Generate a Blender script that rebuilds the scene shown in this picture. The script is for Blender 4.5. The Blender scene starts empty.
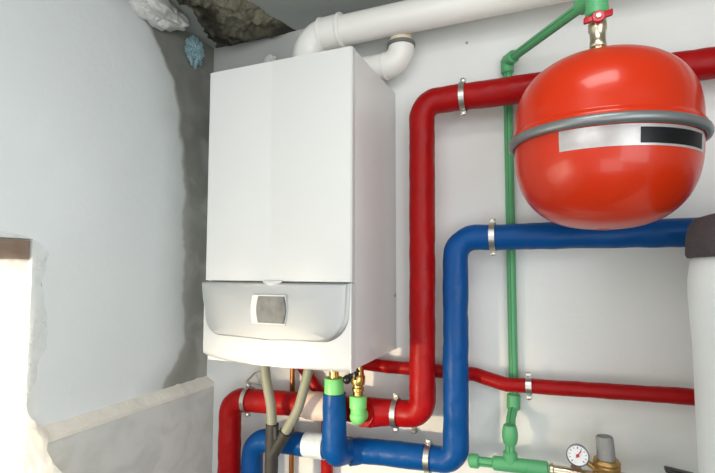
import bpy, bmesh, math, random
from mathutils import Vector, Matrix, noise
random.seed(4)
scene = bpy.context.scene
COL = scene.collection
V = Vector
LX = -1.216          # left wall plane
CZ = 2.457           # ceiling height

# ---------------------------------------------------------------- materials
def lin(c):
    return tuple(((v/255)/12.92 if v/255 <= .04045 else ((v/255+.055)/1.055)**2.4) for v in c)+(1,)

def mat(name, rgb, rough=.5, metal=0, var=.0, vscale=6, bump=.0, bscale=40, coat=0, spec=None, emit=None, estr=0, rvar=0):
    m = bpy.data.materials.new(name); m.use_nodes = True
    nt = m.node_tree; N = nt.nodes; L = nt.links
    b = N['Principled BSDF']
    b.inputs['Roughness'].default_value = rough
    b.inputs['Metallic'].default_value = metal
    b.inputs['Coat Weight'].default_value = coat
    b.inputs['Coat Roughness'].default_value = .08
    if spec is not None: b.inputs['Specular IOR Level'].default_value = spec
    c = lin(rgb)
    b.inputs['Base Color'].default_value = c
    tc = N.new('ShaderNodeTexCoord')
    nz = N.new('ShaderNodeTexNoise'); nz.inputs['Scale'].default_value = vscale; nz.inputs['Detail'].default_value = 5
    L.new(tc.outputs['Object'], nz.inputs['Vector'])
    mx = N.new('ShaderNodeMix'); mx.data_type = 'RGBA'
    mx.inputs['A'].default_value = tuple(v*(1-var) for v in c[:3])+(1,)
    mx.inputs['B'].default_value = tuple(min(1, v*(1+var)) for v in c[:3])+(1,)
    L.new(nz.outputs['Fac'], mx.inputs['Factor'])
    L.new(mx.outputs['Result'], b.inputs['Base Color'])
    if rvar:
        mr = N.new('ShaderNodeMapRange')
        mr.inputs['From Min'].default_value = .3; mr.inputs['From Max'].default_value = .7
        mr.inputs['To Min'].default_value = max(0, rough-rvar); mr.inputs['To Max'].default_value = rough+rvar
        L.new(nz.outputs['Fac'], mr.inputs['Value']); L.new(mr.outputs['Result'], b.inputs['Roughness'])
    if bump:
        n2 = N.new('ShaderNodeTexNoise'); n2.inputs['Scale'].default_value = bscale; n2.inputs['Detail'].default_value = 4
        L.new(tc.outputs['Object'], n2.inputs['Vector'])
        bp = N.new('ShaderNodeBump'); bp.inputs['Strength'].default_value = bump; bp.inputs['Distance'].default_value = .01
        L.new(n2.outputs['Fac'], bp.inputs['Height']); L.new(bp.outputs['Normal'], b.inputs['Normal'])
    if emit:
        b.inputs['Emission Color'].default_value = lin(emit); b.inputs['Emission Strength'].default_value = estr
    return m

def wall_mat(name, base, cement, mode):
    """painted plaster; 'left' and 'back' leave a bare cement area with an outline of its own near the corner"""
    m = bpy.data.materials.new(name); m.use_nodes = True
    nt = m.node_tree; N = nt.nodes; L = nt.links; b = N['Principled BSDF']
    b.inputs['Roughness'].default_value = .75
    b.inputs['Specular IOR Level'].default_value = .25
    g = N.new('ShaderNodeNewGeometry'); sp = N.new('ShaderNodeSeparateXYZ'); L.new(g.outputs['Position'], sp.inputs[0])
    def noise_(scale, det=5, dist=0):
        n = N.new('ShaderNodeTexNoise'); n.inputs['Scale'].default_value = scale; n.inputs['Detail'].default_value = det
        n.inputs['Distortion'].default_value = dist
        L.new(g.outputs['Position'], n.inputs['Vector']); return n.outputs['Fac']
    def math_(op, a, b_=None, c=None):
        n = N.new('ShaderNodeMath'); n.operation = op
        for i, v in enumerate((a, b_, c)):
            if v is None: continue
            if isinstance(v, (int, float)): n.inputs[i].default_value = v
            else: L.new(v, n.inputs[i])
        return n.outputs[0]
    def rng(v, a, b_, c=0, d=1):
        n = N.new('ShaderNodeMapRange'); n.interpolation_type = 'SMOOTHSTEP'
        n.inputs['From Min'].default_value = a; n.inputs['From Max'].default_value = b_
        n.inputs['To Min'].default_value = c; n.inputs['To Max'].default_value = d
        L.new(v, n.inputs['Value']); return n.outputs['Result']
    def mix(f, A, B):
        n = N.new('ShaderNodeMix'); n.data_type = 'RGBA'
        if isinstance(f, float): n.inputs['Factor'].default_value = f
        else: L.new(f, n.inputs['Factor'])
        for k, v in (('A', A), ('B', B)):
            if isinstance(v, tuple): n.inputs[k].default_value = v
            else: L.new(v, n.inputs[k])
        return n.outputs['Result']
    n1 = noise_(2.2, 6, .4); n2 = noise_(9, 6, 1.0)
    c = lin(base)
    col = mix(rng(n1, .3, .7), tuple(v*.95 for v in c[:3])+(1,), c)
    if mode == 'left':
        # height -> how far from the back wall the paint stops
        f = N.new('ShaderNodeFloatCurve'); cu = f.mapping.curves[0]
        pts = [(0, .215), (.035, .205), (.075, .16), (.115, .122), (.2, .118), (.45, .128), (.68, .150), (.84, .205), (.90, .262), (.965, .345), (1, .43)]
        cu.points[0].location = pts[0]; cu.points[1].location = pts[-1]
        for p in pts[1:-1]: cu.points.new(*p)
        f.mapping.update()
        zz = N.new('ShaderNodeMapRange'); zz.inputs['From Min'].default_value = 1.16; zz.inputs['From Max'].default_value = 2.457
        L.new(sp.outputs['Z'], zz.inputs['Value']); L.new(zz.outputs['Result'], f.inputs['Value'])
        dist = math_('ADD', sp.outputs['Y'], f.outputs['Value'])            # >0 : bare cement
        wob = math_('MULTIPLY', math_('SUBTRACT', n2, .5), .055)
        dist2 = math_('ADD', dist, wob)
        cem = mix(rng(n2, .35, .65), tuple(v*.9 for v in lin(cement)[:3])+(1,), tuple(v*1.1 for v in lin(cement)[:3])+(1,))
        # smeared lighter filler low in the corner strip
        low = math_('MULTIPLY', rng(sp.outputs['Z'], 2.3, 1.95), rng(noise_(7, 4, .3), .42, .66))
        cem = mix(math_('MULTIPLY', rng(sp.outputs['Z'], 2.2, 1.7), .45), cem, lin((160, 162, 154)))
        cem = mix(math_('MULTIPLY', low, .5), cem, lin((185, 187, 180)))
        # blotchy margin where the paint turns greyer towards the cement
        grey_margin = math_('MULTIPLY', rng(math_('ADD', dist, math_('MULTIPLY', math_('SUBTRACT', n1, .5), .3)), -.17, .0), .42)
        col = mix(grey_margin, col, lin((150, 152, 145)))
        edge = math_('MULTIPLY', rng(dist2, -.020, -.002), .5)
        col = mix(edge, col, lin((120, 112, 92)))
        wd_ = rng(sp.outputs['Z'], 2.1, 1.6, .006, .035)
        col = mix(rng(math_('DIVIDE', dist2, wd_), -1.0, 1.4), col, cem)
    if mode == 'back':
        wob = math_('MULTIPLY', math_('SUBTRACT', n1, .5), .25)
        mx_ = rng(math_('ADD', sp.outputs['X'], wob), -.62, -.95)
        mz_ = rng(sp.outputs['Z'], 1.95, 2.12)
        col = mix(math_('MULTIPLY', math_('MULTIPLY', mx_, mz_), .8), col, lin(cement))  # soft grey tint over the upper left end of the wall
    if mode == 'ledge':
        col = mix(math_('MULTIPLY', rng(n2, .40, .66), .45), col, lin(cement))
    L.new(col, b.inputs['Base Color'])
    bp = N.new('ShaderNodeBump'); bp.inputs['Strength'].default_value = .25; bp.inputs['Distance'].default_value = .006
    L.new(math_('ADD', noise_(14, 6), math_('MULTIPLY', noise_(90, 3), .25)), bp.inputs['Height'])
    L.new(bp.outputs['Normal'], b.inputs['Normal'])
    return m

def film_mat(name, alpha, tint=(240, 240, 235)):
    m = bpy.data.materials.new(name); m.use_nodes = True
    N = m.node_tree.nodes; L = m.node_tree.links; out = N['Material Output']
    N.remove(N['Principled BSDF'])
    d = N.new('ShaderNodeBsdfDiffuse'); d.inputs['Color'].default_value = lin(tint)
    t = N.new('ShaderNodeBsdfTranslucent'); t.inputs['Color'].default_value = lin(tint)
    gl = N.new('ShaderNodeBsdfGlossy'); gl.inputs['Roughness'].default_value = .18
    tr = N.new('ShaderNodeBsdfTransparent')
    tc = N.new('ShaderNodeTexCoord'); nz = N.new('ShaderNodeTexNoise'); nz.inputs['Scale'].default_value = 14; nz.inputs['Detail'].default_value = 2; nz.inputs['Distortion'].default_value = 1
    L.new(tc.outputs['Object'], nz.inputs['Vector'])
    bp = N.new('ShaderNodeBump'); bp.inputs['Strength'].default_value = .6; bp.inputs['Distance'].default_value = .01
    L.new(nz.outputs['Fac'], bp.inputs['Height'])
    for s in (d, t, gl): L.new(bp.outputs['Normal'], s.inputs['Normal'])
    m1 = N.new('ShaderNodeMixShader'); m1.inputs[0].default_value = .45; L.new(d.outputs[0], m1.inputs[1]); L.new(t.outputs[0], m1.inputs[2])
    m2 = N.new('ShaderNodeMixShader'); m2.inputs[0].default_value = .12; L.new(m1.outputs[0], m2.inputs[1]); L.new(gl.outputs[0], m2.inputs[2])
    mr = N.new('ShaderNodeMapRange'); mr.inputs['From Min'].default_value = .35; mr.inputs['From Max'].default_value = .7
    mr.inputs['To Min'].default_value = max(.02, alpha-.15); mr.inputs['To Max'].default_value = min(1, alpha+.15)
    L.new(nz.outputs['Fac'], mr.inputs['Value'])
    m3 = N.new('ShaderNodeMixShader'); L.new(mr.outputs['Result'], m3.inputs[0]); L.new(tr.outputs[0], m3.inputs[1]); L.new(m2.outputs[0], m3.inputs[2])
    L.new(m3.outputs[0], out.inputs['Surface'])
    return m

M = {
 'back':   wall_mat('back wall plaster', (232, 233, 230), (150, 152, 148), 'back'),
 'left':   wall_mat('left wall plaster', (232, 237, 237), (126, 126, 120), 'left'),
 'ledge':  wall_mat('ledge plaster', (216, 217, 213), (185, 186, 180), 'ledge'),
 'ledgetop': mat('ledge top dust', (232, 226, 215), .85, var=.12, vscale=18, bump=.3, bscale=60),
 'ceil':   mat('ceiling grey', (160, 164, 160), .85, var=.06, vscale=3, bump=.1, bscale=20),
 'floor':  mat('floor screed', (120, 118, 112), .8, var=.1, bump=.2),
 'rubble': mat('rough concrete', (100, 96, 80), .95, var=.45, vscale=16, bump=1, bscale=60),  # dark tone also carries the shade of a deep hollow
 'white':  mat('white enamel', (211, 212, 209), .32, var=.01, coat=.2),
 'casing': mat('casing enamel', (218, 217, 215), .30, var=.01, coat=.15),
 'pvc':    mat('white pvc', (236, 234, 228), .34, var=.02),
 'tan':    mat('aged white plastic', (218, 205, 180), .5, var=.1),
 'rubber': mat('dark rubber', (44, 42, 40), .6, var=.2, bump=.2, bscale=80),
 'grey_rubber': mat('grey rubber ring', (105, 108, 104), .55),
 'hose':   mat('grey hose', (138, 138, 120), .5, var=.06),
 'red':    mat('red insulation', (156, 5, 7), .42, spec=.22, var=.22, vscale=14, bump=.35, bscale=26, rvar=.08),
 'blue':   mat('blue insulation', (0, 72, 136), .40, spec=.22, var=.2, vscale=14, bump=.30, bscale=26, rvar=.08),
 'green':  mat('green plastic pipe', (84, 162, 108), .42, var=.05),
 'green_line': mat('dark green stripe', (40, 120, 66), .45),
 'lime':   mat('light green plastic', (120, 206, 118), .4, var=.04),
 'foam':   mat('bare white foam', (232, 208, 196), .8, var=.12, vscale=20, bump=.5, bscale=40),
 'tape':   mat('white tape', (215, 225, 232), .45, var=.12, vscale=30, bump=.5, bscale=50),
 'brass':  mat('brass', (206, 168, 96), .24, 1, var=.12, vscale=20),
 'nickel': mat('nickel brass', (206, 196, 170), .28, 1, var=.1),
 'dullbrass': mat('dull bronze', (184, 148, 92), .4, .85, var=.2, vscale=30),
 'steel':  mat('zinc steel', (200, 198, 190), .32, 1, var=.15, vscale=40),
 'ring':   mat('grey painted steel band', (128, 133, 133), .38, .6, var=.05),
 'silver': mat('silver panel', (178, 180, 179), .45, .3, var=.03),
 'silver_edge': mat('silver panel rim', (150, 152, 150), .3, .5),
 'tank':   mat('red lacquer', (188, 42, 4), .30, spec=.3, var=.03, vscale=3, coat=.25),
 'labels': mat('silver foil label', (232, 232, 230), .35, .5, var=.12, vscale=70),
 'black':  mat('black plastic', (22, 22, 24), .35),
 'label_black': mat('black print', (22, 22, 26), .35),
 'redknob': mat('red coated handle', (176, 16, 34), .35),
 'copper': mat('copper', (150, 96, 52), .4, .8, var=.2),
 'jacket': mat('white vinyl jacket', (214, 221, 221), .42, var=.02, vscale=4, bump=.10, bscale=8),
 'lid':    mat('dark grey foam lid', (62, 59, 60), .8, var=.3, vscale=30, bump=.6, bscale=60),
 'screen': mat('display glass', (104, 104, 98), .35, 0, var=.9, vscale=36, coat=.3),  # mottled colour stands in for reflections on the glass
 'lens':   mat('display rim', (196, 199, 197), .3, .3),
 'dial':   mat('gauge dial', (235, 236, 236), .4),
 'ink':    mat('gauge ink', (40, 40, 44), .5),
 'needle': mat('gauge needle', (190, 20, 30), .4),
 'gaugecase': mat('gauge case', (120, 122, 124), .35, .6),
 'capgrey': mat('grey knob plastic', (150, 150, 148), .55, var=.12, vscale=40, bump=.3, bscale=90),
 'wood':   mat('raw timber', (122, 86, 52), .8, var=.3, vscale=24, bump=.3),
 'film':   film_mat('clear plastic film', .24),
 'film2':  film_mat('bunched plastic film', .80, (240, 236, 228)),
 'bag':    mat('white crumpled plastic', (206, 206, 202), .4, var=.12, vscale=18, bump=.9, bscale=30),
 'bluefoam': mat('pale blue crumpled plastic', (142, 172, 180), .5, var=.5, vscale=40, bump=.9, bscale=70),
 'pane':   mat('bright window', (255, 250, 240), .5, emit=(255, 244, 228), estr=5),
 'lamp':   mat('lamp diffuser', (255, 255, 255), .5, emit=(255, 252, 246), estr=1),
 'frame':  mat('window frame', (225, 222, 214), .5),
}

m_ = M['rubble']; N_ = m_.node_tree.nodes; L_ = m_.node_tree.links
big = N_.new('ShaderNodeTexNoise'); big.inputs['Scale'].default_value = 5.5; big.inputs['Detail'].default_value = 6; big.inputs['Distortion'].default_value = .6
rp = N_.new('ShaderNodeValToRGB'); rp.color_ramp.elements[0].position = .42; rp.color_ramp.elements[0].color = lin((66, 62, 52))
rp.color_ramp.elements[1].position = .60; rp.color_ramp.elements[1].color = lin((150, 148, 130))
L_.new([n for n in N_ if n.type == 'TEX_COORD'][0].outputs['Object'], big.inputs['Vector'])
L_.new(big.outputs['Fac'], rp.inputs['Fac'])
mm = N_.new('ShaderNodeMix'); mm.data_type = 'RGBA'; mm.blend_type = 'OVERLAY'; mm.inputs['Factor'].default_value = .5
L_.new(rp.outputs['Color'], mm.inputs['A']); L_.new([n for n in N_ if n.type == 'MIX'][0].outputs['Result'], mm.inputs['B'])
L_.new(mm.outputs['Result'], N_['Principled BSDF'].inputs['Base Color'])
# ---------------------------------------------------------------- helpers
def obj(name, bm, m, parent=None, smooth=True, angle=40):
    me = bpy.data.meshes.new(name)
    bmesh.ops.recalc_face_normals(bm, faces=bm.faces)
    bm.to_mesh(me); bm.free()
    o = bpy.data.objects.new(name, me); COL.objects.link(o)
    for k in (m if isinstance(m, (list, tuple)) else [m]): me.materials.append(M[k])
    if smooth:
        me.shade_smooth()
        me.set_sharp_from_angle(angle=math.radians(angle))
    if parent: o.parent = parent; o.matrix_parent_inverse = parent.matrix_world.inverted() if False else Matrix.Translation(-parent.location)
    return o

def tag(o, label, cat, group=None):
    o['label'] = label; o['category'] = cat
    if group: o['group'] = group
    return o

def thing(name, label, cat, loc=(0, 0, 0), group=None):
    o = bpy.data.objects.new(name, None); COL.objects.link(o)
    o.location = loc; o.empty_display_size = .05
    return tag(o, label, cat, group)

def box(bm, lo, hi, bevel=0, seg=2, mi=0):
    r = bmesh.ops.create_cube(bm, size=1)
    lo, hi = V(lo), V(hi)
    for v in r['verts']:
        v.co = V([lo[i]+(v.co[i]+.5)*(hi[i]-lo[i]) for i in range(3)])
    fs = set(f for v in r['verts'] for f in v.link_faces)
    for f in fs: f.material_index = mi
    if bevel:
        bmesh.ops.bevel(bm, geom=list(set(e for v in r['verts'] for e in v.link_edges)), offset=bevel, segments=seg, profile=.6, affect='EDGES')
    return bm

def fillet(pts, rad, n=10):
    pts = [V(p) for p in pts]
    rads = rad if isinstance(rad, (list, tuple)) else [rad]*(len(pts)-2)
    out = [pts[0]]
    for i in range(1, len(pts)-1):
        p, a, b = pts[i], pts[i-1], pts[i+1]
        u = (a-p).normalized(); w = (b-p).normalized()
        th = math.pi-u.angle(w)
        if th < 1e-3 or rads[i-1] <= 0: out.append(p); continue
        t = rads[i-1]*math.tan(th/2); t = min(t, (a-p).length*.49 if i > 1 else (a-p).length*.98, (b-p).length*.49 if i < len(pts)-2 else (b-p).length*.98)
        r = t/math.tan(th/2)
        c = p+(u+w).normalized()*(r/math.cos(th/2))
        s = p+u*t; e = p+w*t
        va = s-c; vb = e-c
        ang = va.angle(vb); ax = va.cross(vb).normalized()
        for k in range(n+1):
            out.append(c+Matrix.Rotation(ang*k/n, 3, ax) @ va)
    out.append(pts[-1])
    return out

def densify(pts, step):
    out = [pts[0]]
    for a, b in zip(pts, pts[1:]):
        n = max(1, int((b-a).length/step))
        for k in range(1, n+1): out.append(a.lerp(b, k/n))
    return out

def sweep(bm, pts, r, seg=28, lump=0, step=.012, cap=True, mi=0, seed=0, stripes=0):
    pts = [V(p) for p in pts]
    if lump: pts = densify(pts, step)
    n = len(pts)
    T = []
    for i in range(n):
        a = pts[max(0, i-1)]; b = pts[min(n-1, i+1)]
        T.append((b-a).normalized())
    ref = V((0, 0, 1)) if abs(T[0].z) < .9 else V((0, 1, 0))
    N_ = (ref-T[0]*ref.dot(T[0])).normalized()
    rings = []
    for i in range(n):
        if i:
            q = T[i-1].rotation_difference(T[i]); N_ = (q @ N_); N_ = (N_-T[i]*N_.dot(T[i])).normalized()
        B = T[i].cross(N_)
        ring = []
        for k in range(seg):
            a = 2*math.pi*k/seg
            d = N_*math.cos(a)+B*math.sin(a)
            rr = r(i/(n-1)) if callable(r) else r
            p = pts[i]+d*rr
            if lump: p = p+d*lump*(noise.noise(p*22+V((seed, 0, 0)))+.4*noise.noise(p*60+V((seed, 3, 0))))
            ring.append(bm.verts.new(p))
        rings.append(ring)
    for a, b in zip(rings, rings[1:]):
        for k in range(seg):
            f = bm.faces.new((a[k], a[(k+1) % seg], b[(k+1) % seg], b[k])); f.material_index = mi
            if stripes and k % (seg//stripes) == 0: f.material_index = 1
    if cap:
        for ring in (rings[0], rings[-1]):
            f = bm.faces.new(ring); f.material_index = mi
    return bm

def frame_z(d):
    return V((0, 0, 1)).rotation_difference(V(d).normalized()).to_matrix()

def lathe(bm, prof, loc, axis=(0, 0, 1), seg=40, mi=0, a0=0, a1=2*math.pi, facet=None):
    """prof: list of (radius, height) along axis"""
    R = frame_z(axis); loc = V(loc); full = abs(a1-a0-2*math.pi) < 1e-6
    rows = []
    n = seg if full else seg+1
    for r, h in prof:
        if r < 1e-6: rows.append([bm.verts.new(loc+R @ V((0, 0, h)))]); continue
        row = []
        for k in range(n):
            a = a0+(a1-a0)*k/seg
            rr = r
            if facet: rr = r/math.cos(((a % (2*math.pi/facet))-math.pi/facet))*math.cos(math.pi/facet)
            row.append(bm.verts.new(loc+R @ V((rr*math.cos(a), rr*math.sin(a), h))))
        rows.append(row)
    for A, B in zip(rows, rows[1:]):
        cnt = seg
        for k in range(cnt):
            k2 = (k+1) % n if full else k+1
            if len(A) == 1 and len(B) == 1: continue
            if len(A) == 1: f = bm.faces.new((A[0], B[k], B[k2]))
            elif len(B) == 1: f = bm.faces.new((A[k], A[k2], B[0]))
            else: f = bm.faces.new((A[k], A[k2], B[k2], B[k]))
            f.material_index = mi
    return bm

def cyl(bm, loc, axis, r, h, seg=32, mi=0, ch=.0):
    c = ch or min(r, h)*.12
    return lathe(bm, [(0, 0), (r-c, 0), (r, c), (r, h-c), (r-c, h), (0, h)], loc, axis, seg, mi)

def between(bm, a, b, r, **k):
    a, b = V(a), V(b); return cyl(bm, a, b-a, r, (b-a).length, **k)

def B(): return bmesh.new()

def structure(o): o['kind'] = 'structure'; return o

# ---------------------------------------------------------------- the room
bm = B(); box(bm, (LX-.3, 0, 0), (2.2, .2, CZ+.0)); structure(obj('wall_back', bm, 'back', smooth=False))
# left wall round an opening
OY0, OY1, OZ0, OZ1 = -1.95, -.662, .85, 1.672
bm = B()
box(bm, (LX-.3, OY1, 0), (LX, 0, CZ)); box(bm, (LX-.3, -3.4, 0), (LX, OY0, CZ))
box(bm, (LX-.3, OY0, 0), (LX, OY1, OZ0)); box(bm, (LX-.3, OY0, OZ1), (LX, OY1, CZ))
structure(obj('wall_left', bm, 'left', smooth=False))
bm = B(); box(bm, (2.2, -3.4, 0), (2.4, .2, CZ)); structure(obj('wall_right', bm, 'ledge', smooth=False))
bm = B(); box(bm, (LX-.3, -3.4, -.1), (2.4, .2, 0)); structure(obj('floor', bm, 'floor', smooth=False))
bm = B(); box(bm, (LX-.3, -3.4, CZ), (2.4, .2, CZ+.15)); ceiling = structure(obj('ceiling', bm, 'ceil', smooth=False))
# rough patch of broken concrete in the ceiling
bm = B(); nx, ny = 60, 110; vs = []
for j in range(ny+1):
    y = -.001-.75*j/ny; row = []
    for i in range(nx+1):
        u = i/nx
        xl = LX+.01+(.13)*min(1, -y/.31) + .025*noise.noise(V((3, y*14, 0)))+.012*noise.noise(V((8, y*45, 0)))
        xr = -.846-.06*min(1, -y/.3) + .02*noise.noise(V((9, y*12, 2)))+.008*noise.noise(V((5, y*50, 2)))
        x = xl+(xr-xl)*u
        e = min(1, min(u, 1-u)*7)*min(1, j/8+.15)
        p = V((x, y, 0))
        h = .020+.030*noise.noise(p*9)+.018*noise.noise(p*26)+.010*noise.noise(p*60)
        row.append(bm.verts.new((x, y, CZ-.001-max(0, h)*e)))
    vs.append(row)
for j in range(ny):
    for i in range(nx): bm.faces.new((vs[j][i], vs[j][i+1], vs[j+1][i+1], vs[j+1][i]))
obj('rough_concrete', bm, 'rubble', ceiling, angle=80)

# plaster ledge along the left wall, ending at the opening
bm = B(); box(bm, (LX, -.640, 0), (-1.1813, 0, 1.163), bevel=.003); structure(obj('trim_1', bm, 'ledge', smooth=False))
bm = B(); g = []
for j in range(61):
    y = -.641*j/60; w = .0022*noise.noise(V((1, y*30, 0)))+.0012*noise.noise(V((4, y*90, 0)))
    g.append([bm.verts.new(p) for p in ((LX, y, 1.163), (-1.1795+w, y, 1.163), (-1.1795+w, y, 1.1745+w), (-1.184+w, y, 1.1785+w), (LX+.012, y, 1.190+w), (LX, y, 1.197+w*1.5))])
for A_, B_ in zip(g, g[1:]):
    for k in range(6): bm.faces.new((A_[k], A_[(k+1) % 6], B_[(k+1) % 6], B_[k]))
bm.faces.new(g[0]); bm.faces.new(g[-1])
structure(obj('trim_2', bm, 'ledgetop', angle=30))

# the opening: pane, frame
bm = B(); box(bm, (LX-.29, OY0, OZ0), (LX-.28, OY1, OZ1)); win = structure(obj('window_1', bm, 'pane', smooth=False))
bm = B()
for y in (OY0, (OY0+OY1)/2-.02, OY1-.04): box(bm, (LX-.28, y, OZ0), (LX-.25, y+.04, OZ1))
box(bm, (LX-.28, OY0, OZ0), (LX-.25, OY1, OZ0+.04)); box(bm, (LX-.28, OY0, OZ1-.04), (LX-.25, OY1, OZ1))
obj('window_frame', bm, 'frame', win, smooth=False)
# lintel board
bm = B(); box(bm, (LX-.085, OY0+.01, 1.616), (LX-.004, OY1-.004, 1.668), bevel=.004)
tag(obj('wooden_board', bm, 'wood'), 'brown timber board across the top of the bright wall opening', 'board')

# plastic film taped over the opening and its edge
def sheet(nu, nv, fn):
    bm = B(); g = [[bm.verts.new(fn(i/nu, j/nv)) for i in range(nu+1)] for j in range(nv+1)]
    for j in range(nv):
        for i in range(nu): bm.faces.new((g[j][i], g[j][i+1], g[j+1][i+1], g[j+1][i]))
    return bm
film = thing('plastic_film', 'crumpled clear plastic film taped over the edge of the bright wall opening', 'plastic sheet', (LX, -.68, .9))
def flap(u, v):
    z = 1.675-.42*v
    right = -.622-.012*math.sin(v*8)-.030*v*v+.010*noise.noise(V((1, v*9, 0)))
    y = -.80+(right+.80)*u
    zz = z+.05*(1-u)*(1-v)*.3-.04*(1-v)*u**6
    k = .012*abs(noise.noise(V((y*16, z*13, 1))))+.003*abs(noise.noise(V((y*40, z*30, 5))))
    return (LX+.003+k*(1.2-.6*u), y, zz)
obj('taped_edge', sheet(40, 70, flap), 'film', film, angle=60)
def drape(u, v):
    z = 1.62-1.0*v
    y = -1.0+(.328+.006*noise.noise(V((v*7, 3, 2)))+.045*math.exp(-((v-.43)/.035)**2)+.085*max(0, min(1, (v-.46)/.12)))*u
    k = .012+.03*max(0, v-.25)+.018*abs(noise.noise(V((y*26, z*7, 4))))+.010*noise.noise(V((y*55, z*16, 9)))
    if v > .42: k += .085*min(1, (v-.42)/.06)*(1-abs(u-.8)*.5)
    return (LX+k*.9-.012*(1-min(1, v*4)), y, z)
obj('hanging_sheet', sheet(60, 110, drape), 'film2', film, angle=60)

# ---------------------------------------------------------------- wall boiler
bx0, bx1, bd, bz0, bz1 = -.9275, -.471, .361, 1.342, 2.1696
SZ = 1.5625   # seam between front panel and lower cover
boil = thing('wall_boiler', 'white wall-hung gas boiler with silver control strip and small display', 'boiler', ((bx0+bx1)/2, -.18, bz0))
bm = B(); box(bm, (bx0+.002, -.334, bz0+.003), (bx1, -.0005, bz1), bevel=.004); obj('casing', bm, 'casing', boil)
# front panel with shallow vertical step and small notch underneath
bm = B()
def prism_xy(bm, outline, z0, z1, mi=0):
    a = [bm.verts.new((x, y, z0)) for x, y in outline]; b = [bm.verts.new((x, y, z1)) for x, y in outline]
    n = len(outline)
    for k in range(n): bm.faces.new((a[k], a[(k+1) % n], b[(k+1) % n], b[k])).material_index = mi
    bm.faces.new(a); bm.faces.new(b)
gx = -.712
outl = [(bx0, -.337), (bx0, -.357), (bx0+.004, -.361), (gx-.009, -.3617), (gx-.004, -.3604), (gx+.004, -.3604), (gx+.009, -.3617), (bx1-.004, -.361), (bx1, -.357), (bx1, -.337)]
prism_xy(bm, outl, SZ+.002, bz1+.001)
fp = obj('front_panel', bm, 'white', boil, angle=25)
# handle lip in the seam
bm = B()
def lip(u, v):
    x = -.735+.07*u; s = math.sin(math.pi*u)
    a = v*math.pi
    return (x, -.362-.010*s*math.sin(a)-.002, SZ+.004-.018*s*(.5-.5*math.cos(a)))
obj('handle_lip', sheet(24, 10, lip), 'white', boil, angle=80)
# lower cover with bulged front and upturned corners
def cover(u, v):
    x = bx0-.001+(bx1-bx0+.001)*u; c = 1-(2*u-1)**2; e = (2*u-1)**2
    zf = bz0+.001+.018*e*(.5 if u > .5 else 1.0)
    if v < .45:
        t = v/.45; z = SZ-.001+(zf-(SZ-.001))*t
        y = -.361-.016*c*math.sin(t*math.pi*.62)
    else:
        t = (v-.45)/.55; a = t*math.pi/2
        y = -.361-.016*c*math.sin(.62*math.pi)+(.040+.006*e)*(1-math.cos(a)) if False else -.361-.016*c*math.sin(.62*math.pi)+(.010+.034*e*(1-u))*t
        z = zf+(bz0-.001-zf)*math.sin(a)
    ex = 0
    if v > .45 and u < .02: ex = .010*(v-.45)/.55
    return (x+ex, y, z)
bm = sheet(40, 30, cover)
obj('lower_cover', bm, 'white', boil, angle=60)
bm = B(); box(bm, (bx0+.010, -.352, bz0-.0015), (bx1-.004, -.320, SZ-.001)); box(bm, (bx0+.001, -.358, bz0+.03), (bx0+.004, -.33, SZ-.001)); box(bm, (bx1-.003, -.360, bz0-.001), (bx1-.0005, -.33, SZ-.001))
obj('cover_sides', bm, 'casing', boil, smooth=False)
# silver control panel, rounded bottom corners
def plate_outline(x0, x1, zt, zb, rad, n=14, inset=0):
    x0 += inset; x1 -= inset; zt -= inset; zb += inset
    P = [(x1, zt), (x1-.002, zt-.045)]
    for k in range(n+1):
        a = k/n*math.pi/2
        P.append((x1-.004-rad*.55*(1-math.cos(a)) - .012*k/n, zb+rad*.62*(1-math.sin(a))))
    P.append(((x0+x1)/2, zb-.004))
    for k in range(n+1):
        a = k/n*math.pi/2
        P.append((x0+.016+rad*.50*(1-math.sin(a)), zb+rad*.62*(1-math.cos(a))))
    P += [(x0+.006, zt-.045), (x0, zt)]
    return P
def plate(bm, P, yf, thick, bulge, mi=0, cx=None):
    xs = [p[0] for p in P]; x0, x1 = min(xs), max(xs); zs = [p[1] for p in P]; zmid = (min(zs)+max(zs))/2
    def yy(x): t = (x-x0)/(x1-x0); return yf-bulge*(1-(2*t-1)**2)
    n = len(P); F = []; K = []
    rows = []
    for s in (1, .97, .7, .35):
        rows.append([bm.verts.new(((x0+x1)/2+(x-(x0+x1)/2)*s, yy((x0+x1)/2+(x-(x0+x1)/2)*s)+(.003 if s == 1 else 0), zmid+(z-zmid)*s)) for x, z in P])
    back = [bm.verts.new((x, yy(x)+thick, z)) for x, z in P]
    for k in range(n): bm.faces.new((back[k], back[(k+1) % n], rows[0][(k+1) % n], rows[0][k]))
    for A, C in zip(rows, rows[1:]):
        for k in range(n): bm.faces.new((A[k], A[(k+1) % n], C[(k+1) % n], C[k]))
    cv = bm.verts.new(((x0+x1)/2, yy((x0+x1)/2), zmid))
    for k in range(n): bm.faces.new((rows[-1][k], rows[-1][(k+1) % n], cv))
    bm.faces.new(back)
bm = B(); plate(bm, plate_outline(bx0-.004, bx1-.003, SZ-.001, 1.414, .10), -.366, .010, .014)
rim = obj('control_panel_rim', bm, 'silver_edge', boil, angle=35)
bm = B(); plate(bm, plate_outline(bx0-.008, bx1-.009, SZ-.001, 1.414, .10, inset=.003), -.371, .008, .014)
cp = obj('control_panel', bm, 'silver', boil, angle=35)
def rrect(x0, x1, z0, z1, b, n=10):
    P = []
    for k in range(n+1): P.append((x0+(x1-x0)*k/n, z0))
    for k in range(1, n+1): t = k/n; P.append((x1+b*math.sin(math.pi*t), z0+(z1-z0)*t))
    for k in range(1, n+1): P.append((x1-(x1-x0)*k/n, z1))
    for k in range(1, n): t = k/n; P.append((x0-b*math.sin(math.pi*t), z1-(z1-z0)*t))
    return P
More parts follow.
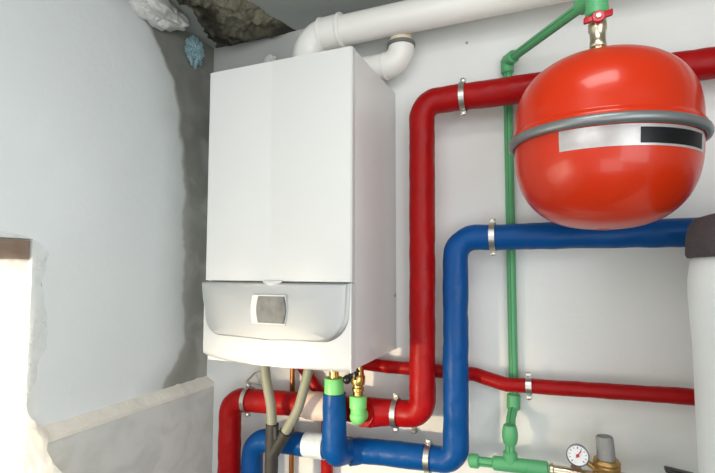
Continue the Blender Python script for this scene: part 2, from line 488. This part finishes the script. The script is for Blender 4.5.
bm = B(); plate(bm, rrect(-.748, -.645, 1.452, 1.530, .006), -.3865, .004, .002); obj('display_rim', bm, 'lens', cp, angle=35)
bm = B(); plate(bm, rrect(-.727, -.648, 1.456, 1.526, .006), -.3905, .003, .001); obj('display', bm, 'screen', cp, angle=35)
# small side bracket by the wall
bm = B(); cyl(bm, (bx1-.001, -.02, 1.515), (1, 0, 0), .005, .006); obj('side_screw', bm, 'steel', boil)

# ---------------------------------------------------------------- flue
flue = thing('flue_pipe', 'thick white plastic flue pipe elbowing from the boiler top and running under the ceiling', 'pipe', (-.735, -.12, bz1))
FZ = 2.356; FR = .046
bm = B(); sweep(bm, fillet([(-.735, -.12, 2.172), (-.735, -.12, FZ-.006), (-.66, -.12, FZ-.004)], .072, 16), FR+.003, 36); obj('elbow', bm, 'pvc', flue)
bm = B(); sweep(bm, [(-.66, -.12, FZ-.004), (2.19, -.12, FZ+.006)], FR, 40); obj('straight_pipe', bm, 'pvc', flue)
bm = B()
for x in (-.678,): between(bm, (x-.006, -.12, FZ-.004), (x+.006, -.12, FZ-.004), FR+.007, ch=.003)
between(bm, (-.67, -.12, FZ-.004), (-.605, -.12, FZ-.003), FR+.005, ch=.002)
between(bm, (-.618, -.12, FZ-.003), (-.604, -.12, FZ-.003), FR+.009, ch=.004)
obj('socket', bm, 'pvc', flue)
bm = B(); between(bm, (-.735, -.12, 2.1705), (-.735, -.12, 2.186), FR+.010); obj('base_collar', bm, 'pvc', flue)
EX, EY = -.428, -.075
bm = B(); sweep(bm, fillet([(-.60, EY, 2.175), (-.60, EY, 2.232), (EX, EY, 2.232), (EX, EY, 2.288)], [.03, .055], 14), .040, 36); obj('branch_elbow', bm, 'pvc', flue)
bm = B(); between(bm, (-.485, EY, 2.232), (-.475, EY, 2.232), .0425); obj('branch_seam', bm, 'pvc', flue)
bm = B(); between(bm, (EX, EY, 2.284), (EX, EY, 2.297), .044, ch=.003); obj('rubber_ring', bm, 'grey_rubber', flue)
bm = B(); between(bm, (EX, EY-.005, 2.296), (EX, EY-.01, 2.335), .034); obj('branch_stub', bm, 'tan', flue)
bm = B(); between(bm, (EX-.115, EY+.002, 2.31), (EX+.03, EY+.002, 2.3), .004); 
bm.free()

HX_ = .453
# ---------------------------------------------------------------- insulated pipes
PR = .0375
redp = thing('red_pipe', 'thick red insulated pipe snaking up between boiler and blue pipe, behind the red vessel', 'pipe', (-1.036, -.1, .05))
path_r = fillet([(-1.030, -.1, 0), (-1.030, -.1, 1.158), (-.80, -.1, 1.166), (-.505, -.1, 1.176), (-.362, -.1, 1.182), (-.357, -.1, 2.091), (2.19, -.1, 2.091)], [.058, .5, .5, .044, .05], 12)
bm = B(); sweep(bm, path_r, PR, 30, lump=.0021, seed=2); obj('insulation', bm, 'red', redp, angle=70)
bm = B(); sweep(bm, [(-.758, -.1, 1.1668), (-.735, -.1, 1.168), (-.70, -.1, 1.169), (-.655, -.1, 1.171)], lambda t: PR-.003+.008*min(1, t*5)**.5, 30, lump=.0035, seed=7); obj('foam_patch', bm, 'foam', redp, angle=70)
bm = B(); sweep(bm, fillet([(-.526, -.1525, 1.178), (-.52, -.12, 1.176), (-.45, -.1, 1.179)], .02), lambda t: .036+.006*math.sin(t*3.14), 28, lump=.002, seed=12); obj('branch_insulation', bm, 'red', redp, angle=70)

PB = .0352
bluep = thing('blue_pipe', 'thick blue insulated pipe running below the boiler, then up and under the red vessel', 'pipe', (-.932, -.1, .05))
path_b = fillet([(-.938, -.1, 0), (-.938, -.1, 1.036), (-.76, -.1, 1.046), (-.43, -.1, 1.062), (-.268, -.1, 1.068), (-.262, -.1, 1.685), (2.19, -.1, 1.690)], [.058, .5, .5, .042, .055], 12)
bm = B(); sweep(bm, path_b, PB, 30, lump=.0021, seed=5); obj('insulation', bm, 'blue', bluep, angle=70)
bm = B(); sweep(bm, [(-.738, -.1, 1.0475), (-.72, -.1, 1.048), (-.67, -.1, 1.0505)], PB+.003, 30, lump=.003, seed=9); obj('tape_patch', bm, 'tape', bluep, angle=70)
bm = B(); sweep(bm, fillet([(-.597, -.19, 1.240), (-.598, -.19, 1.070), (-.575, -.105, 1.056)], .030, 10), lambda t: .0335+.004*max(0, math.sin((t-.25)*4.2) if .25 < t < 1 else 0), 30, lump=.002, seed=15); obj('dropper_insulation', bm, 'blue', bluep, angle=70)
bm = B(); sweep(bm, fillet([(-.578, -.128, 1.057), (-.55, -.102, 1.056), (-.48, -.1, 1.060)], .02), lambda t: PB+.003*(1-t), 28, lump=.002, seed=19); obj('tee_insulation', bm, 'blue', bluep, angle=70)
bm = B(); lathe(bm, [(0, 0), (.025, 0), (.028, .003), (.028, .042), (.026, .046), (0, .046)], (-.599, -.19, 1.238)); obj('green_collar', bm, 'lime', bluep)
bm = B(); lathe(bm, [(0, 0), (.014, 0), (.014, .02), (.019, .022), (.019, .058), (0, .058)], (-.599, -.19, 1.283)); obj('brass_nut', bm, 'brass', bluep)

sred = thing('small_red_pipe', 'slender red insulated pipe with a kink, running from behind the boiler to the white heater', 'pipe', (-.70, -.04, .05))
path_s = fillet([(-.697, -.034, 0), (-.697, -.034, 1.12), (-.722, -.037, 1.19), (-.80, -.04, 1.290), (-.74, -.04, 1.305), (-.50, -.04, 1.296), (-.225, -.04, 1.296), (-.135, -.062, 1.280), (.40, -.062, 1.294)], [.03, .03, .025, .05, .1, .05, .05], 8)
bm = B(); sweep(bm, path_s, .0195, 24, lump=.0014, seed=3); obj('insulation', bm, 'red', sred, angle=70)
bm = B(); sweep(bm, fillet([(.39, -.062, 1.2938), (HX_, -.062, 1.2955), (HX_, -.1725, 1.2955)], .03), .010, 16); obj('bare_end', bm, 'copper', sred)

# ---------------------------------------------------------------- green plastic pipework
gr = thing('green_pipe', 'green plastic water pipe climbing the wall behind the others to the red vessel valve', 'pipe', (-.122, -.02, 1.06))
GR = .0125; TX, TY = .094, -.343
bm = B()
sweep(bm, fillet([(-.119, -.020, 2.205), (-.119, -.020, 1.215), (-.124, -.060, 1.190), (-.124, -.1, 1.160), (-.124, -.1, 1.083)], [.02, .02, .02], 5), GR, 24, stripes=4)
obj('riser', bm, ['green', 'green_line'], gr)
bm = B(); sweep(bm, [(-.119, -.020, 2.209), (TX, TY, 2.186)], GR, 24, stripes=4); obj('top_run', bm, ['green', 'green_line'], gr)
bm = B()
between(bm, (-.119, -.022, 2.172), (-.119, -.022, 2.216), .0185, ch=.004)
dv = (V((TX, TY, 2.186))-V((-.119, -.02, 2.209))).normalized(); s0 = V((-.119, -.022, 2.209))
between(bm, s0, s0+dv*.042, .0185, ch=.004); lathe(bm, [(0, -.0185), (.012, -.0145), (.0185, 0), (.012, .0145), (0, .0185)], s0)
obj('top_elbow', bm, 'green', gr)
bm = B()
between(bm, (TX, TY, 2.140), (TX, TY, 2.235), .0225, ch=.003); between(bm, (TX, TY, 2.138), (TX, TY, 2.158), .0235, ch=.003)
s1 = V((TX, TY, 2.187)); between(bm, s1, s1-dv*.055, .0195, ch=.004)
obj('tee', bm, 'green', gr)
bm = B(); sweep(bm, [(TX, TY, 2.23), (TX, TY, CZ-.001)], GR, 24); obj('ceiling_run', bm, 'green', gr)
bm = B(); between(bm, (-.1205, -.025, 1.203), (-.119, -.021, 1.247), .0185, ch=.004); obj('coupling', bm, 'green', gr)
bm = B(); lathe(bm, [(0, 0), (.0155, 0), (.018, .005), (.0205, .018), (.0205, .030), (.018, .045), (.0155, .050), (0, .050)], (-.124, -.1, 1.134)); obj('coupling', bm, 'green', gr)
bm = B(); between(bm, (-.124, -.1, 1.083), (-.124, -.1, 1.116), .0185, ch=.004); between(bm, (-.170, -.1, 1.079), (-.078, -.1, 1.083), .0185, ch=.004); obj('bottom_tee', bm, 'green', gr)
bm = B(); sweep(bm, [(-.2300, -.1, 1.076), (-.03, -.1, 1.084)], GR, 24, stripes=4); obj('bottom_run', bm, ['green', 'green_line'], gr)
bm = B(); between(bm, (-.2325, -.1, 1.076), (-.205, -.1, 1.077), .0185, ch=.004); obj('coupling', bm, 'green', gr)
bm = B(); between(bm, (-.086, -.1, 1.082), (-.030, -.1, 1.084), .0195, ch=.004); obj('coupling', bm, 'green', gr)

# ---------------------------------------------------------------- pressure reducer with gauge
pv = thing('pressure_reducer', 'bronze pressure reducing valve with ribbed grey cap and small round gauge', 'valve', (.100, -.1, 1.02))
bm = B(); between(bm, (-.0285, -.1, 1.084), (-.018, -.1, 1.084), .017, ch=.002); between(bm, (-.02, -.1, 1.084), (.08, -.1, 1.084), .0135)
lathe(bm, [(0, 0), (.019, 0), (.021, .003), (.021, .022), (.019, .025), (0, .025)], (.022, -.1, 1.084), (1, 0, 0), facet=6); obj('inlet_union', bm, 'nickel', pv)
bm = B(); lathe(bm, [(0, -.07), (.022, -.068), (.026, -.055), (.024, -.03), (.026, -.01), (.028, .006), (.026, .009), (.030, .013), (.031, .020), (.0285, .023), (.031, .026), (.0315, .033), (.029, .036), (.0315, .039), (.0315, .043), (.028, .049), (0, .049)], (.103, -.1, 1.081)); between(bm, (.1, -.1, 1.084), (.15, -.1, 1.084), .018, ch=.002); obj('body', bm, 'dullbrass', pv)
bm = B()
prof = [(0, 0), (.0205, 0), (.0205, .004)]
for k in range(7): prof += [(.0208-.0002*k, .006+.0065*k), (.0213-.0002*k, .009+.0065*k)]
prof += [(.0190, .055), (.017, .057), (.016, .053), (0, .053)]
lathe(bm, prof, (.103, -.1, 1.128), (-.05, 0, 1), 40); obj('cap', bm, 'capgrey', pv)
bm = B(); between(bm, (.15, -.1, 1.084), (.215, -.1, 1.098), .0125); obj('outlet_pipe', bm, 'dullbrass', pv)
gc = V((.0385, -.118, 1.138)); gd = V((-.06, -1, .03)).normalized()
bm = B(); between(bm, (.088, -.105, 1.097), gc+V((.012, .008, -.012)), .0065); obj('gauge_stem', bm, 'dullbrass', pv)
bm = B(); lathe(bm, [(0, -.008), (.021, -.008), (.0245, -.005), (.0265, .006), (.0265, .011), (.0245, .012), (.0235, .009), (0, .009)], gc, gd, 48); gauge = obj('gauge', bm, 'gaugecase', pv)
bm = B(); lathe(bm, [(0, .0095), (.0236, .0095)], gc, gd, 40, 0)
Rg = frame_z(gd); ex = V((1, 0, 0)); ex = (ex-gd*ex.dot(gd)).normalized(); ez = gd.cross(ex); ez = ez if ez.z > 0 else -ez
def gp(a, r, h): return gc+ex*(math.sin(a)*r)+ez*(math.cos(a)*r)+gd*h
for k in range(11):
    a = math.radians(-135+27*k); w = .05 if k % 5 else .09
    for sgn in (0,):
        q = [gp(a-w*.6, .0205, .0098), gp(a+w*.6, .0205, .0098), gp(a+w*.8, .0165, .0098), gp(a-w*.8, .0165, .0098)]
        bm.faces.new([bm.verts.new(p) for p in q]).material_index = 1
obj('dial', bm, ['dial', 'ink'], gauge, smooth=False)
bm = B(); an = math.radians(32)
between(bm, gp(an+math.pi, .006, .0108), gp(an, .016, .0108), .0012, seg=8); cyl(bm, gc+gd*.0098, gd, .0038, .003); obj('needle', bm, 'needle', gauge)

bv = thing('black_valve', 'small black isolating valve against the side of the white heater, bottom edge', 'valve', (.25, -.1, 1.08))
bm = B(); between(bm, (.216, -.1, 1.098), (.278, -.12, 1.098), .016); obj('body', bm, 'black', bv)
bm = B(); cyl(bm, (.252, -.1, 1.108), (0, 0, 1), .009, .016); obj('stem', bm, 'steel', bv)
bm = B(); box(bm, (.226, -.112, 1.121), (.286, -.088, 1.131), bevel=.003)
for v in bm.verts: v.co.z -= (v.co.x-.226)*.12
obj('handle', bm, 'black', bv)

# ---------------------------------------------------------------- boiler connection valve with green elbow
cv = thing('isolating_valve', 'brass isolating valve with black lever knob above a light green elbow', 'valve', (-.526, -.18, 1.18))
bm = B(); lathe(bm, [(0, 0), (.014, 0), (.014, .012), (.0175, .014), (.0175, .022), (.0145, .025), (.0145, .030), (.0195, .033), (.0205, .040), (.0205, .054), (.0180, .058), (.0165, .064), (.016, .104), (0, .104)], (-.528, -.18, 1.238)); obj('body', bm, 'brass', cv)
bm = B(); lathe(bm, [(0, 0), (.0185, 0), (.0245, .002), (.0245, .032), (.022, .035), (0, .035)], (-.528, -.18, 1.203), seg=40); obj('adapter', bm, 'lime', cv)
bm = B(); sweep(bm, fillet([(-.528, -.18, 1.206), (-.528, -.18, 1.180), (-.528, -.151, 1.179)], .016, 10), .0215, 28); lathe(bm, [(0, -.0235), (.014, -.019), (.0215, -.009), (.0235, 0), (.0215, .009), (.014, .019), (0, .0235)], (-.528, -.181, 1.180)); obj('elbow', bm, 'lime', cv)
bm = B(); between(bm, (-.528, -.175, 1.300), (-.528, -.222, 1.303), .009); between(bm, (-.516, -.205, 1.316), (-.540, -.228, 1.296), .0065); lathe(bm, [(0, -.0125)]+[(.0125*math.cos(a*math.pi/12), .0125*math.sin(a*math.pi/12)) for a in range(-5, 6)]+[(0, .0125)], (-.5415, -.228, 1.292)); obj('lever', bm, 'black', cv)

# ---------------------------------------------------------------- pipe clamps
def clamp(loc, R_, label, rod=True):
    loc = V(loc)
    t = thing('pipe_clamp', label, 'clamp', loc, 'steel pipe clamps holding the insulated pipes')
    w = .0075
    bm = B(); lathe(bm, [(R_+.0026, -w), (R_+.0048, -w), (R_+.0048, w), (R_+.0026, w), (R_+.0026, -w)], loc, (1, 0, 0), 48)
    for s in (1, -1):
        for yy in (-.0045, .0025): box(bm, loc+V((-w, yy, s*(R_+.009)-.007)), loc+V((w, yy+.002, s*(R_+.009)+.007)), bevel=.0006, seg=1)
    obj('strap', bm, 'steel', t)
    for s in (1, -1):
        bm = B(); z = s*(R_+.0105)
        lathe(bm, [(0, 0), (.0052, 0), (.0062, .002), (.0062, .0035), (.003, .0055), (0, .0055)], loc+V((0, -.0045, z)), (0, -1, 0), 20)
        between(bm, loc+V((0, -.004, z)), loc+V((0, .012, z)), .0025, seg=12); obj('screw', bm, 'steel', t)
    if rod:
        bm = B(); between(bm, loc+V((0, R_+.004, 0)), (loc.x, -.0005, loc.z), .004, seg=12); obj('wall_rod', bm, 'steel', t)
    return t
clamp((-.235, -.1, 2.091), PR, 'steel clamp on the upper red pipe, left of the green riser')
clamp((-.159, -.1, 1.6858), PB, 'steel clamp on the upper blue pipe, left of the green riser')
clamp((-.076, -.062, 1.2815), .0195, 'small steel clamp on the slender red pipe, right of the green riser')
clamp((-.441, -.1, 1.179), PR, 'steel clamp on the red pipe just left of its bottom elbow')
clamp((-.345, -.1, 1.0655), PB, 'steel clamp on the lower blue pipe, left of the corner beside the green fitting')
clamp((-.957, -.1, 1.1615), PR, 'shadowed steel clamp on the red pipe below the boiler, left of the grey hoses')

# ---------------------------------------------------------------- hoses
h = tag(obj('drain_hose', sweep(B(), fillet([(-.838, -.19, 1.339), (-.832, -.19, 1.27), (-.810, -.19, 1.18), (-.806, -.19, 1.115)], .25, 8), .0150, 24), 'hose'), 'grey flexible drain hose hanging straight down from the boiler, left of two', 'hose')
h = tag(obj('drain_hose', sweep(B(), fillet([(-.672, -.19, 1.339), (-.690, -.19, 1.27), (-.716, -.19, 1.18), (-.766, -.19, 1.100)], .2, 8), .0145, 24), 'hose'), 'grey flexible drain hose slanting left below the boiler, right of two', 'hose')
wy = thing('hose_connector', 'dark rubber Y-shaped connector joining the two grey drain hoses', 'hose connector', (-.805, -.19, .7))
bm = B(); sweep(bm, [(-.8055, -.19, 1.128), (-.806, -.19, 1.06), (-.807, -.19, .98), (-.807, -.19, .5)], .0195, 24, lump=.001); obj('main_tube', bm, 'rubber', wy)
bm = B(); sweep(bm, fillet([(-.758, -.19, 1.110), (-.783, -.19, 1.070), (-.806, -.19, 1.035)], .04), .0190, 24, lump=.001); obj('side_arm', bm, 'rubber', wy)
bm = B(); between(bm, (-.783, -.205, 1.09), (-.786, -.203, 1.128), .0075); between(bm, (-.785, -.19, 1.10), (-.79, -.19, 1.07), .012); obj('clip', bm, 'rubber', wy)
tag(obj('copper_pipe', sweep(B(), [(-.835, -.022, .0), (-.835, -.022, 1.339)], .0085, 16), 'copper'), 'thin dull copper pipe behind the hoses below the boiler', 'pipe')

# ---------------------------------------------------------------- expansion vessel
TXc, TYc, TZ = .092, -.343, 1.866
tk = thing('expansion_vessel', 'large glossy red expansion vessel with grey clamp band and foil label', 'expansion tank', (TXc, TYc, 1.68))
TR, HU, HD = .1765, .179, .185
def dome(H, R, sgn, z0, n=26, e=2.55):
    P = []
    for k in range(n+1):
        a = k/n*math.pi/2
        P.append((R*math.cos(a)**(2/e) if k < n else 0, sgn*(z0+(H-z0)*math.sin(a)**(2/e))))
    return P
bm = B(); lathe(bm, [(TR+.006, .004), (TR+.0065, .010), (TR+.004, .016), (TR+.0005, .019)]+dome(HU, TR, 1, .022), (TXc, TYc, TZ), seg=96); obj('upper_shell', bm, 'tank', tk, angle=60)
bm = B(); lathe(bm, [(TR, -.004)]+dome(HD, TR-.001, -1, .008), (TXc, TYc, TZ), seg=96); ls = obj('lower_shell', bm, 'tank', tk, angle=60)
bm = B(); lathe(bm, [(TR+.001, -.0095), (TR+.006, -.0100), (TR+.0105, -.0075), (TR+.0125, -.0025), (TR+.0125, .0025), (TR+.0105, .0075), (TR+.006, .0100), (TR+.001, .0095)], (TXc, TYc, TZ-.002), seg=96); obj('clamp_band', bm, 'ring', tk, angle=60)
tk.rotation_euler.y = math.radians(1.3)
# label wrapped round the lower shell
def shell_r(h):   # radius at depth h below the seam
    P = dome(HD, TR-.001, 1, .008, 200)
    for (r0, h0), (r1, h1) in zip(P, P[1:]):
        if h0 <= h <= h1: return r0+(r1-r0)*(h-h0)/(h1-h0+1e-9)
    return TR-.001
def lab(a0, a1, h0, h1, off):
    bm = B(); na, nh = 48, 10; g = []
    for j in range(nh+1):
        hh = h0+(h1-h0)*j/nh; g.append([])
        for i in range(na+1):
            a = math.radians(a0+(a1-a0)*i/na); r = shell_r(hh)+off
            g[-1].append(bm.verts.new((TXc+r*math.sin(a), TYc-r*math.cos(a), TZ-hh)))
    for j in range(nh):
        for i in range(na): bm.faces.new((g[j][i], g[j][i+1], g[j+1][i+1], g[j+1][i]))
    bmesh.ops.solidify(bm, geom=bm.faces[:], thickness=.0003)
    return bm
obj('foil_label', lab(-29, 66, .013, .051, .0006), 'labels', ls, angle=60)['label'] = 'silver foil label'
obj('black_label', lab(15, 61, .019, .047, .0011), 'label_black', ls, angle=60)['label'] = 'black panel of the label'
bm = B(); lathe(bm, [(.008, .003), (.008, 0), (.013, .0005), (.015, .003)], (TXc, TYc, TZ-HD-.0015), seg=32); obj('drain_boss', bm, 'tank', tk)
bm = B(); cyl(bm, (TXc, TYc, TZ-HD-.0012), (0, 0, 1), .0078, .003); obj('drain_plug', bm, 'black', tk)

tv = thing('tap_valve', 'small brass ball valve with red butterfly handle on top of the red vessel', 'valve', (TX, TY, 2.055))
bm = B(); lathe(bm, [(0, 0), (.0125, 0), (.0125, .018), (.0105, .020), (0, .020)], (TX, TY, 2.052), facet=6); cyl(bm, (TX-.020, TY, 2.064), (1, 0, 0), .004, .04); obj('nipple', bm, 'nickel', tv)
bm = B(); lathe(bm, [(0, 0), (.015, 0), (.0165, .002), (.0165, .012), (.0155, .014), (.0160, .034), (.0185, .038), (.0185, .052), (.0175, .056), (.0175, .067), (0, .0675)], (TX, TY, 2.070)); cyl(bm, (TX, TY, 2.122), (0, -1, 0), .009, .026); obj('body', bm, 'nickel', tv)
bm = B()
hz = 2.1235
for s in (1, -1):
    box(bm, (TX+(s*.007 if s > 0 else -.028), TY-.034, hz-.0065), (TX+(.028 if s > 0 else -.007), TY-.024, hz+.0065), bevel=.003)
for v in bm.verts: v.co.z += (v.co.x-TX)*.18+abs(v.co.x-TX)*.15; v.co.y += abs(v.co.x-TX)*.25
cyl(bm, (TX, TY-.024, hz), (0, -1, 0), .0125, .011); hd = obj('handle', bm, 'redknob', tv)
bm = B(); cyl(bm, (TX, TY-.035, hz), (0, -1, 0), .0052, .003, seg=6); obj('handle_nut', bm, 'steel', hd)

# ---------------------------------------------------------------- white heater on the right
HX, HY, HR = .453, -.393, .22
ht = thing('water_heater', 'tall white jacketed hot water cylinder with dark grey lid at the right edge', 'water heater', (HX, HY, 0))
bm = B(); lathe(bm, [(0, .02), (HR-.01, .02), (HR-.001, .03), (HR-.001, 1.2), (HR, 1.45), (HR+.004, 1.54), (HR+.003, 1.58), (HR-.002, 1.615), (HR-.010, 1.628), (0, 1.63)], (HX, HY, 0), seg=96)
obj('jacket', bm, 'jacket', ht, angle=60)
bm = B(); lathe(bm, [(0, 1.620), (HR+.002, 1.620), (HR+.005, 1.626), (HR+.004, 1.655), (HR-.001, 1.680), (HR-.010, 1.693), (HR-.03, 1.699), (0, 1.701)], (HX, HY, 0), seg=96)
for v in bm.verts: v.co += V((v.co.x-HX, v.co.y-HY, 0)).normalized()*.0025*noise.noise(v.co*30)
obj('lid', bm, 'lid', ht, angle=60)
for k in range(3):
    bm = B(); a = math.radians(90+120*k); cyl(bm, (HX+.16*math.cos(a), HY+.16*math.sin(a), 0), (0, 0, 1), .02, .03); obj('foot', bm, 'black', ht)

# ---------------------------------------------------------------- odds and ends
def crumple(name, c, size, seed, m, amp=.3, freq=1.0, sub=5, clampf=None):
    bm = B(); bmesh.ops.create_icosphere(bm, subdivisions=sub, radius=1)
    for v in bm.verts:
        p = v.co.copy()
        n = noise.noise(p*2.2*freq+V((seed, 0, 0)))*amp+abs(noise.noise(p*4.5*freq+V((seed, 5, 0))))*amp*.8-abs(noise.noise(p*9*freq+V((seed, 8, 1))))*amp*.35
        q = p*(1+n); v.co = V((c[0]+q.x*size[0], c[1]+q.y*size[1], c[2]+q.z*size[2]))
        if clampf: clampf(v)
    return obj(name, bm, m, angle=28)
def keep(v):
    v.co.x = max(v.co.x, LX+.001); v.co.z = min(v.co.z, CZ-.001)
tag(crumple('crumpled_plastic', (LX+.038, -.300, 2.440), (.052, .092, .042), 3, 'bag', .45, .5, clampf=keep), 'white crumpled plastic sheet stuffed in the corner of wall and ceiling', 'plastic sheet')
def keep2(v): v.co.x = max(v.co.x, LX+.001); v.co.z = min(v.co.z, CZ-.0005)
tag(crumple('blue_plastic', (LX+.010, -.118, 2.392), (.016, .036, .046), 11, 'bluefoam', .5, 1.3, clampf=keep2), 'pale blue crumpled scrap stuck high on the wall beside the rough concrete', 'plastic scrap')
def keep3(v): v.co.y = min(v.co.y, -.001)
tag(crumple('plastic_scrap', (-.950, -.012, 2.360), (.022, .010, .016), 17, 'bag', .5, 1.2, 4, clampf=keep3), 'tiny pale plastic scrap peeking over the boiler top beside the flue elbow', 'plastic scrap')
tag(obj('wall_screw', cyl(B(), (-.239, 0, 2.297), (0, -1, 0), .004, .004), 'steel'), 'small screw head in the wall above the upper red pipe', 'screw')
tag(obj('wall_plug', cyl(cyl(B(), (-.413, 0, 1.103), (0, -1, 0), .010, .006), (-.413, -.006, 1.103), (0, -1, 0), .006, .016), 'capgrey'), 'grey wall plug below the red elbow', 'wall plug')
# angular wire bracket above the shadowed clamp
bm = B()
tri = [(-.995, -.06, 1.208), (-.962, -.06, 1.240), (-.930, -.06, 1.204)]
for a, b in zip(tri, tri[1:]+tri[:1]): between(bm, a, b, .0032, seg=10)
between(bm, (-.962, -.06, 1.240), (-.962, -.0005, 1.240), .0024, seg=10)
tag(obj('wire_bracket', bm, 'steel'), 'small triangular wire bracket above the red pipe at the lower left of the boiler', 'bracket')

# ---------------------------------------------------------------- ceiling lamp and light
def area(name, loc, target, sx, sy, power, color, spread=180):
    l = bpy.data.lights.new(name, 'AREA'); l.shape = 'RECTANGLE'; l.size = sx; l.size_y = sy; l.energy = power; l.color = color
    l.spread = math.radians(spread)
    o = bpy.data.objects.new(name, l); COL.objects.link(o); o.location = loc
    o.rotation_euler = (V(target)-V(loc)).to_track_quat('-Z', 'Y').to_euler(); return o
area('ceiling_light', (.02, -1.0, 2.44), (-.02, -.8, 1.2), .5, .35, 6, (1, .985, .96))
area('left_ceiling_light', (-.55, -1.9, 2.38), (-.75, -.5, 1.6), .8, .8, 9, (.98, .99, 1))
area('room_light', (1.5, -2.7, 1.7), (-.5, -.2, 1.6), 1.6, 1.4, 30, (.96, .985, 1))
area('low_fill_light', (.35, -2.9, .85), (.15, 0, 1.25), 1.2, .8, 9, (1, .985, .96))  # unseen fill, added to brighten the lower right of the back wall
sl = bpy.data.lights.new('warm_side_light', 'SPOT'); sl.energy = 130; sl.color = (1, .80, .52); sl.shadow_soft_size = .05
sl.spot_size = math.radians(30); sl.spot_blend = .9
so = bpy.data.objects.new('warm_side_light', sl); COL.objects.link(so); so.location = (-1.36, -1.82, .98)
so.rotation_euler = (V((-.56, 0, 1.10))-V(so.location)).to_track_quat('-Z', 'Y').to_euler()
wd = bpy.data.worlds.new('World'); scene.world = wd; wd.use_nodes = True
wd.node_tree.nodes['Background'].inputs[0].default_value = (.84, .90, .95, 1)
wd.node_tree.nodes['Background'].inputs[1].default_value = 1.05

# ---------------------------------------------------------------- camera
yaw, pitch, roll, f = .3957, .0661, .0016, 474.66
F_ = V((-math.sin(yaw)*math.cos(pitch), math.cos(yaw)*math.cos(pitch), math.sin(pitch)))
R0 = V((math.cos(yaw), math.sin(yaw), 0)); U0 = R0.cross(F_)
Rr = R0*math.cos(roll)+U0*math.sin(roll); Ur = -R0*math.sin(roll)+U0*math.cos(roll)
cam = bpy.data.cameras.new('camera'); co = bpy.data.objects.new('camera', cam); COL.objects.link(co)
mw = Matrix((Rr, Ur, -F_)).transposed().to_4x4(); mw.translation = V((0, -1.45, 1.6)); co.matrix_world = mw
cam.sensor_width = 36; cam.lens = f*36/715; cam.clip_start = .05
scene.camera = co
vs_ = scene.view_settings
scene.display_settings.display_device = 'sRGB'
vs_.view_transform = 'Standard'; vs_.look = 'None'; vs_.gamma = 1; vs_.exposure = -.08; vs_.use_curve_mapping = False
